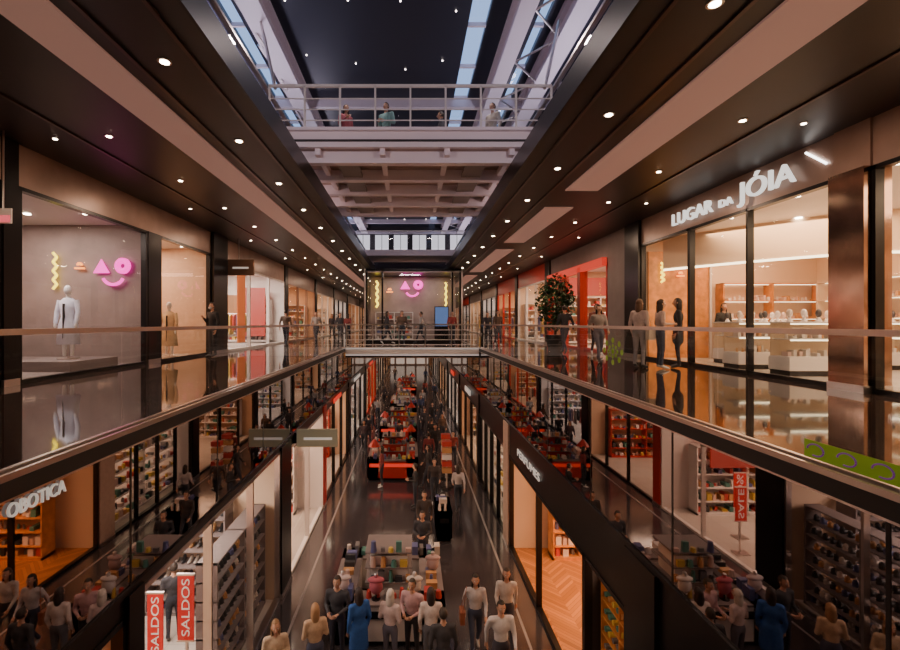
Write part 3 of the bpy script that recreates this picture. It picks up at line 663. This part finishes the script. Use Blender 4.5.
# ---------------------------------------------------------------- people
NP=[0]
def person(x,y,z,head=0,top=(.05,.05,.06),bot=(.03,.035,.05),hair=(.03,.02,.015),skin=(.50,.28,.19),h=1.7,pose='stand',coat=0,longh=False,arms='down',bag=False,mask=False,name='person'):
    NP[0]+=1; i=NP[0]
    top=tuple(c*.85 for c in top)
    mt=pbr('top_%d'%i,top,.85,noise=.12,nscale=20); mb=pbr('trousers_%d'%i,bot,.85); ms=pbr('skin_%d'%i,skin,.5); mh=pbr('hair_%d'%i,hair,.6); mf=pbr('shoe_%d'%i,(.04,.04,.045) if i%3 else (.6,.6,.6),.4)
    J={}
    sh=.19 if not longh else .17
    for s in(-1,1):
        J['S',s]=Vector((s*sh,0,1.39)); J['E',s]=Vector((s*(sh+.06),-.03,1.11)); J['W',s]=Vector((s*(sh+.05),.06,.87))
        J['H',s]=Vector((s*.09,0,.9)); J['K',s]=Vector((s*.10,.02,.5)); J['A',s]=Vector((s*.11,-.02,.09)); J['T',s]=Vector((s*.13,.14,.035))
    if pose=='walk':
        p=1 if i%2 else -1
        J['K',p]=Vector((p*.09,.17,.52)); J['A',p]=Vector((p*.09,.27,.10)); J['T',p]=Vector((p*.1,.42,.05))
        J['K',-p]=Vector((-p*.09,-.04,.49)); J['A',-p]=Vector((-p*.09,-.30,.16)); J['T',-p]=Vector((-p*.1,-.19,.035))
        J['E',p]=Vector((p*(sh+.05),-.14,1.13)); J['W',p]=Vector((p*(sh+.05),-.16,.88)); J['E',-p]=Vector((-p*(sh+.05),.05,1.12)); J['W',-p]=Vector((-p*(sh+.02),.22,.96))
    if arms=='hold':
        for s in(-1,1): J['E',s]=Vector((s*(sh+.06),-.02,1.12)); J['W',s]=Vector((s*.10,.25,1.12))
    if arms=='one':
        J['E',1]=Vector((sh+.07,.04,1.13)); J['W',1]=Vector((.14,.24,1.25))
    prim=[]
    for s in(-1,1):
        prim+=[(J['S',s],J['E',s],.062,.048,1),(J['E',s],J['W',s],.047,.033,1),(J['H',s],J['K',s],.088,.06,2),(J['K',s],J['A',s],.057,.042,2),
               (J['A',s],J['T',s],.045,.035,3)]
        if coat: prim.append((Vector((s*.07,0,.95)),Vector((s*.08,.01,.95-.42*coat)),.12,.13,1))
    prim+=[(J['S',-1],J['S',1],.065,.065,1),(Vector((0,-.01,1.38)),Vector((0,.015,1.52)),.055,.05,0)]
    ell=[(Vector((0,0,.95)),(.155,.11,.13),2 if not coat else 1),(Vector((0,0,1.1)),(.14,.10,.16),1),(Vector((0,0,1.27)),(.17,.115,.17),1)]
    w=MB()
    for a,b,ra,rb_,l in prim:
        w.cyl(a,b,ra,rb_,ms,12); w.sph(a,ra,ms,12,8); w.sph(b,rb_,ms,12,8)
    for c,r,l in ell: w.sph(c,r,ms,14,10)
    o=w.obj('tmp'); md=o.modifiers.new('r','REMESH'); md.mode='VOXEL'; md.voxel_size=.024
    sm=o.modifiers.new('s','SMOOTH'); sm.factor=.6; sm.iterations=4
    dg=bpy.context.evaluated_depsgraph_get(); me=bpy.data.meshes.new_from_object(o.evaluated_get(dg)); bpy.data.objects.remove(o)
    n=len(me.vertices); co=np.empty(n*3); me.vertices.foreach_get('co',co); co=co.reshape(-1,3)
    polys=[tuple(p.vertices) for p in me.polygons]
    cen=np.array([co[list(p)].mean(0) for p in polys]) if polys else np.zeros((0,3))
    best=np.full(len(polys),9.);lab=np.zeros(len(polys),int)
    for a,b,ra,rb_,l in prim:
        a=np.array(a);b=np.array(b);d=b-a;t=np.clip(((cen-a)@d)/(d@d),0,1); ds=np.linalg.norm(cen-(a+t[:,None]*d),axis=1)-(ra+(rb_-ra)*t)
        k=ds<best; best[k]=ds[k]; lab[k]=l
    for c,r,l in ell:
        r=np.array(r); ds=(np.linalg.norm((cen-np.array(c))/r,axis=1)-1)*r.min(); k=ds<best; best[k]=ds[k]; lab[k]=l
    g=MB(); ml=[ms,mt,mb,mf]
    for q in ml: g.mi(q)
    g.v=[tuple(v) for v in co]; g.f=polys; g.m=[int(l) for l in lab]; g.sm=[True]*len(polys)
    hc=(0,.02,1.615)
    def hf(p):
        X,Y,Z=p
        if Z<0: X*=1-.35*(-Z)**1.5; Y=Y*(1-.2*(-Z))+.08*(-Z)
        return(X,Y,Z)
    g.sph(hc,(.075,.095,.118),ms,18,14,hf)
    def P(a,b,c): return (hc[0]+a,hc[1]+b,hc[2]+c)
    g.cyl(P(0,.088,.02),P(0,.112,-.022),.008,.015,ms,8); g.sph(P(0,.108,-.025),(.016,.014,.011),ms,8,6)
    me_=pbr('eye_white',(.8,.8,.78),.2); mi_=pbr('eye_iris',(.03,.02,.015),.2); ml_=pbr('lips',(.42,.14,.12),.5)
    for s in(-1,1):
        g.sph(P(s*.03,.083,.012),(.014,.01,.009),me_,8,6); g.sph(P(s*.03,.091,.012),(.006,.004,.006),mi_,6,5)
        g.sph(P(s*.03,.088,.032),(.018,.006,.004),mh,6,4); g.sph(P(s*.076,0,0),(.012,.022,.03),ms,8,6)
    g.sph(P(0,.09,-.055),(.024,.008,.008),ml_,8,5)
    if mask: g.sph(P(0,.07,-.045),(.058,.05,.045),pbr('face_mask',(.55,.65,.75),.7),12,8)
    g.sph(P(0,-.008,.012),(.084,.103,.122),mh,18,14,hf,keep=lambda X,Y,Z: (Y<.25 and Z>-.35) or Z>.52+.1*Y)
    if longh:
        g.sph(P(0,-.055,-.09),(.085,.055,.17),mh,12,9)
        for s in(-1,1): g.sph(P(s*.07,-.015,-.07),(.022,.04,.12),mh,8,7)
    for s in(-1,1):
        W=J['W',s]; d=(W-J['E',s]).normalized(); nrm=Vector((-s,0,0)); nrm=(nrm-d*nrm.dot(d)).normalized(); wd=d.cross(nrm).normalized()
        if wd.y<0 and abs(wd.y)>.2: wd=-wd
        g.cyl(W-d*.01,W+d*.09,.026,.036,ms,8,.6)
        base=W+d*.085
        for k,L in enumerate((.072,.082,.076,.058)):
            b0=base+wd*(.027-.018*k); b1=b0+d*L*.55+nrm*.006; b2=b1+d*L*.42+nrm*.022
            g.cyl(b0,b1,.0095,.0085,ms,6); g.cyl(b1,b2,.0085,.0065,ms,6); g.sph(b2,.0068,ms,6,4)
        t0=W+d*.03+wd*.024; t1=t0+d*.03+wd*.024+nrm*.008; t2=t1+d*.028+wd*.008+nrm*.012
        g.cyl(t0,t1,.012,.010,ms,6); g.cyl(t1,t2,.010,.008,ms,6); g.sph(t2,.008,ms,6,4)
    if bag:
        mbg=pbr('bag_%d'%i,random.choice([(.03,.03,.03),(.3,.1,.05),(.5,.4,.3)]),.5)
        g.box(.24,.34,-.12,.14,.72,.98,mbg); g.cyl((.29,-.1,.98),(.19,0,1.47),.008,.008,mbg,6); g.cyl((.29,.12,.98),(.19,0.02,1.47),.008,.008,mbg,6)
    o=g.obj(name); k=h/1.735; o.scale=(k,k,k); o.location=(x,y,z); o.rotation_euler=(0,0,math.radians(head))
    return o
def rc(): return random.choice([(.03,.03,.035),(.06,.06,.08),(.3,.28,.27),(.05,.07,.15),(.25,.05,.05),(.04,.04,.045),(.12,.08,.06)])
G=GZ
person(-6.4,14.6,0,150,(.02,.02,.025),(.02,.02,.025),arms='one',mask=True,h=1.76)
person(5.55,10.9,0,-60,(.6,.48,.44),(.30,.28,.30),(.12,.06,.03),longh=True,h=1.68,bag=True)
person(5.95,10.7,0,-100,(.55,.42,.38),(.05,.06,.10),(.05,.03,.02),longh=True,h=1.66,arms='hold')
person(6.5,10.9,0,60,(.03,.03,.035),(.03,.03,.04),h=1.7,longh=True,coat=.6)
person(5.2,12.4,0,180,(.35,.3,.28),(.1,.1,.14),h=1.6,pose='walk',longh=True)
person(6.3,15.2,0,170,(.25,.08,.06),(.02,.02,.03),pose='walk',h=1.75)
person(5.5,16.0,0,10,(.04,.04,.05),(.05,.05,.08),pose='walk',h=1.72)
person(-4.2,27,0,180,pose='walk',h=1.7); person(-3.6,26,0,0,rc(),pose='walk',longh=True,h=1.65)
person(-5.0,24,0,170,(.3,.25,.22),pose='walk'); person(.6,24.0,0,90,(.5,.5,.5),pose='walk'); person(-1.2,23.4,0,-90,(.04,.04,.05),pose='walk',longh=True)
person(2.2,23.5,0,200,(.3,.05,.05),pose='stand'); person(4.3,25,0,180,(.05,.05,.06),pose='walk'); person(5.0,26,0,0,(.3,.3,.34),pose='walk',longh=True)
person(-5.8,21,0,0,rc(),pose='walk'); person(-5.2,30,0,180,rc(),pose='walk',longh=True); person(4.2,21.5,0,180,rc(),pose='walk',longh=True); person(-.4,22.2,0,180,rc())
person(9.2,13.2,.03,180,(.03,.03,.03),h=1.65,longh=True,arms='hold'); person(10.6,11.2,.03,190,(.03,.03,.03),h=1.65,longh=True)
person(-1.8,12.6,5.5,220,(.45,.12,.15),longh=True,arms='one'); person(-.65,12.4,5.5,150,(.25,.45,.45),h=1.66,arms='hold'); person(.9,13.0,5.5,90,(.1,.1,.12)); person(2.3,12.5,5.5,130,(.5,.45,.4))
person(-2.42,8.1,G,200,(.55,.42,.30),(.35,.3,.28),(.22,.12,.05),longh=True,h=1.66,arms='hold')
person(-1.8,8.55,G,20,(.60,.42,.28),(.06,.07,.12),(.35,.2,.1),longh=True,h=1.66,arms='hold')
person(-1.5,9.3,G,170,(.05,.05,.06),(.03,.03,.05),h=1.78,pose='stand',arms='hold')
person(-1.02,9.0,G,30,(.03,.12,.42),(.03,.05,.15),(.03,.02,.02),longh=True,h=1.7,coat=1)
person(-.40,9.05,G,-20,(.65,.52,.52),(.1,.1,.14),(.6,.55,.5),longh=True,h=1.64,arms='hold')
person(.05,9.3,G,160,(.6,.38,.40),(.03,.03,.04),(.04,.03,.02),h=1.72,arms='hold')
person(.42,9.0,G,0,(.70,.62,.60),(.1,.1,.12),(.03,.02,.02),h=1.70,longh=True)
person(1.38,9.5,G,180,(.62,.60,.62),(.04,.05,.09),(.02,.015,.01),h=1.70,pose='walk',longh=True,bag=True)
person(2.08,9.7,G,175,(.70,.66,.64),(.05,.05,.07),(.05,.03,.02),h=1.72,pose='walk',longh=True)
person(1.72,8.5,G,185,(.66,.64,.66),(.04,.04,.06),(.02,.015,.01),h=1.76,pose='walk')
person(.62,8.35,G,5,(.05,.05,.06),(.03,.03,.05),h=1.7)
person(.35,12.7,G,170,(.05,.05,.06),h=1.7,arms='hold')
person(.45,14.2,G,180,(.06,.05,.05),h=1.7,pose='walk'); person(.95,17.6,G,180,(.08,.06,.06),pose='walk'); person(.2,17.0,G,90,rc(),arms='hold')
person(1.8,16.8,G,0,(.55,.5,.5),pose='walk',longh=True); person(2.1,22,G,180,(.3,.06,.05),pose='walk'); person(-2.4,26,G,0,(.05,.05,.07),pose='walk'); person(-2.5,24.5,G,180,(.08,.06,.08),pose='walk',longh=True)
person(1.2,25,G,0,rc(),pose='walk'); person(1.5,30,G,180,rc(),pose='walk'); person(-2.3,32,G,0,rc(),pose='walk'); person(1.0,36,G,180,rc(),pose='walk'); person(2.2,40,G,0,rc(),pose='walk')
for (x,y) in((.8,19.2),(-1.2,19.2),(.9,21.6),(1.3,23.2),(-.6,24.6),(1.9,26.4),(.9,28),(-2.4,29),(2.2,31.5),(-.2,32),(.8,33),(-.9,40),(1.4,42),(-2.2,38),(.2,50),(1.8,52),(-1.8,54)):
    person(x,y,G,random.choice([0,180,90,170,20]),rc(),pose=random.choice(['walk','walk','stand']),longh=R()<.5,h=U(1.6,1.8))
person(4.3,9.8,G+.03,100,(.05,.04,.04),h=1.68,longh=True,arms='hold'); person(-5.2,9.9,G+.03,30,(.05,.05,.06),h=1.7,arms='hold')
# ---------------------------------------------------------------- lights
for y in(2,7,12,17,25,34,44,56):
    for s in(-1,1): area('gallery_downlight',(s*5.2,y,CZ-.05),.35,.35,62,WARM2)
for y in(5,9.5,15,21,28,36,46,60):
    for s in(-1,1): spot('atrium_downlight',(s*2.45,y,CZ-.06),520,WARM2,62,(0,math.radians(s*12),0))
for y in(3,14,26,38):
    for s in(-1,1): area('roof_beam_fill',(s*5.3,y,6.2),.6,5,170,(.88,.78,1),(math.pi,0,0))  # added fill from below so the roof beams read bright
for s in(-1,1):
    area('upper_bridge_front_fill',(s*3.1,6.2,4.9),.3,.3,55,(1,.80,.82),target=(0,10.6,5.4))  # added fill aimed at the upper footbridge front
    area('upper_bridge_top_fill',(s*1.8,12.4,8.9),.4,.4,60,(1,.8,.75))  # added fill above the upper footbridge, makes its people visible
    area('hidden_fill',(s*3.0,13.2,4.72),3,.15,15,(1,.72,.68),target=(0,13.2,5.3))  # added fill hidden above the ceiling slab, lights the bridge underside
    area('hidden_fill',(s*3.0,18.5,4.75),1,.2,30,(.9,.80,1),target=(0,22,9.0))  # second hidden pair, added to lift the roof beyond the bridge
area('bridge_soffit_light',(0,25,-.52),4,.4,60,WARM2)
area('footbridge_front_fill',(0,17.2,4.85),1.5,.2,60,(1,.85,.78),target=(0,20,.3))  # unmounted fill added to brighten the footbridge railing and edge
# world
w=bpy.data.worlds.new('dusk_sky'); scene.world=w; w.use_nodes=True; bg=w.node_tree.nodes['Background']; bg.inputs[0].default_value=(.28,.38,.60,1); bg.inputs[1].default_value=2.1
# camera
c=bpy.data.cameras.new('camera'); c.lens=18; c.sensor_width=36; c.shift_x=40/900; c.shift_y=-2/900; c.clip_start=.05; c.clip_end=300
o=bpy.data.objects.new('camera',c); o.location=(0,0,CAMZ); o.rotation_euler=(math.pi/2,0,0); COL.objects.link(o); scene.camera=o
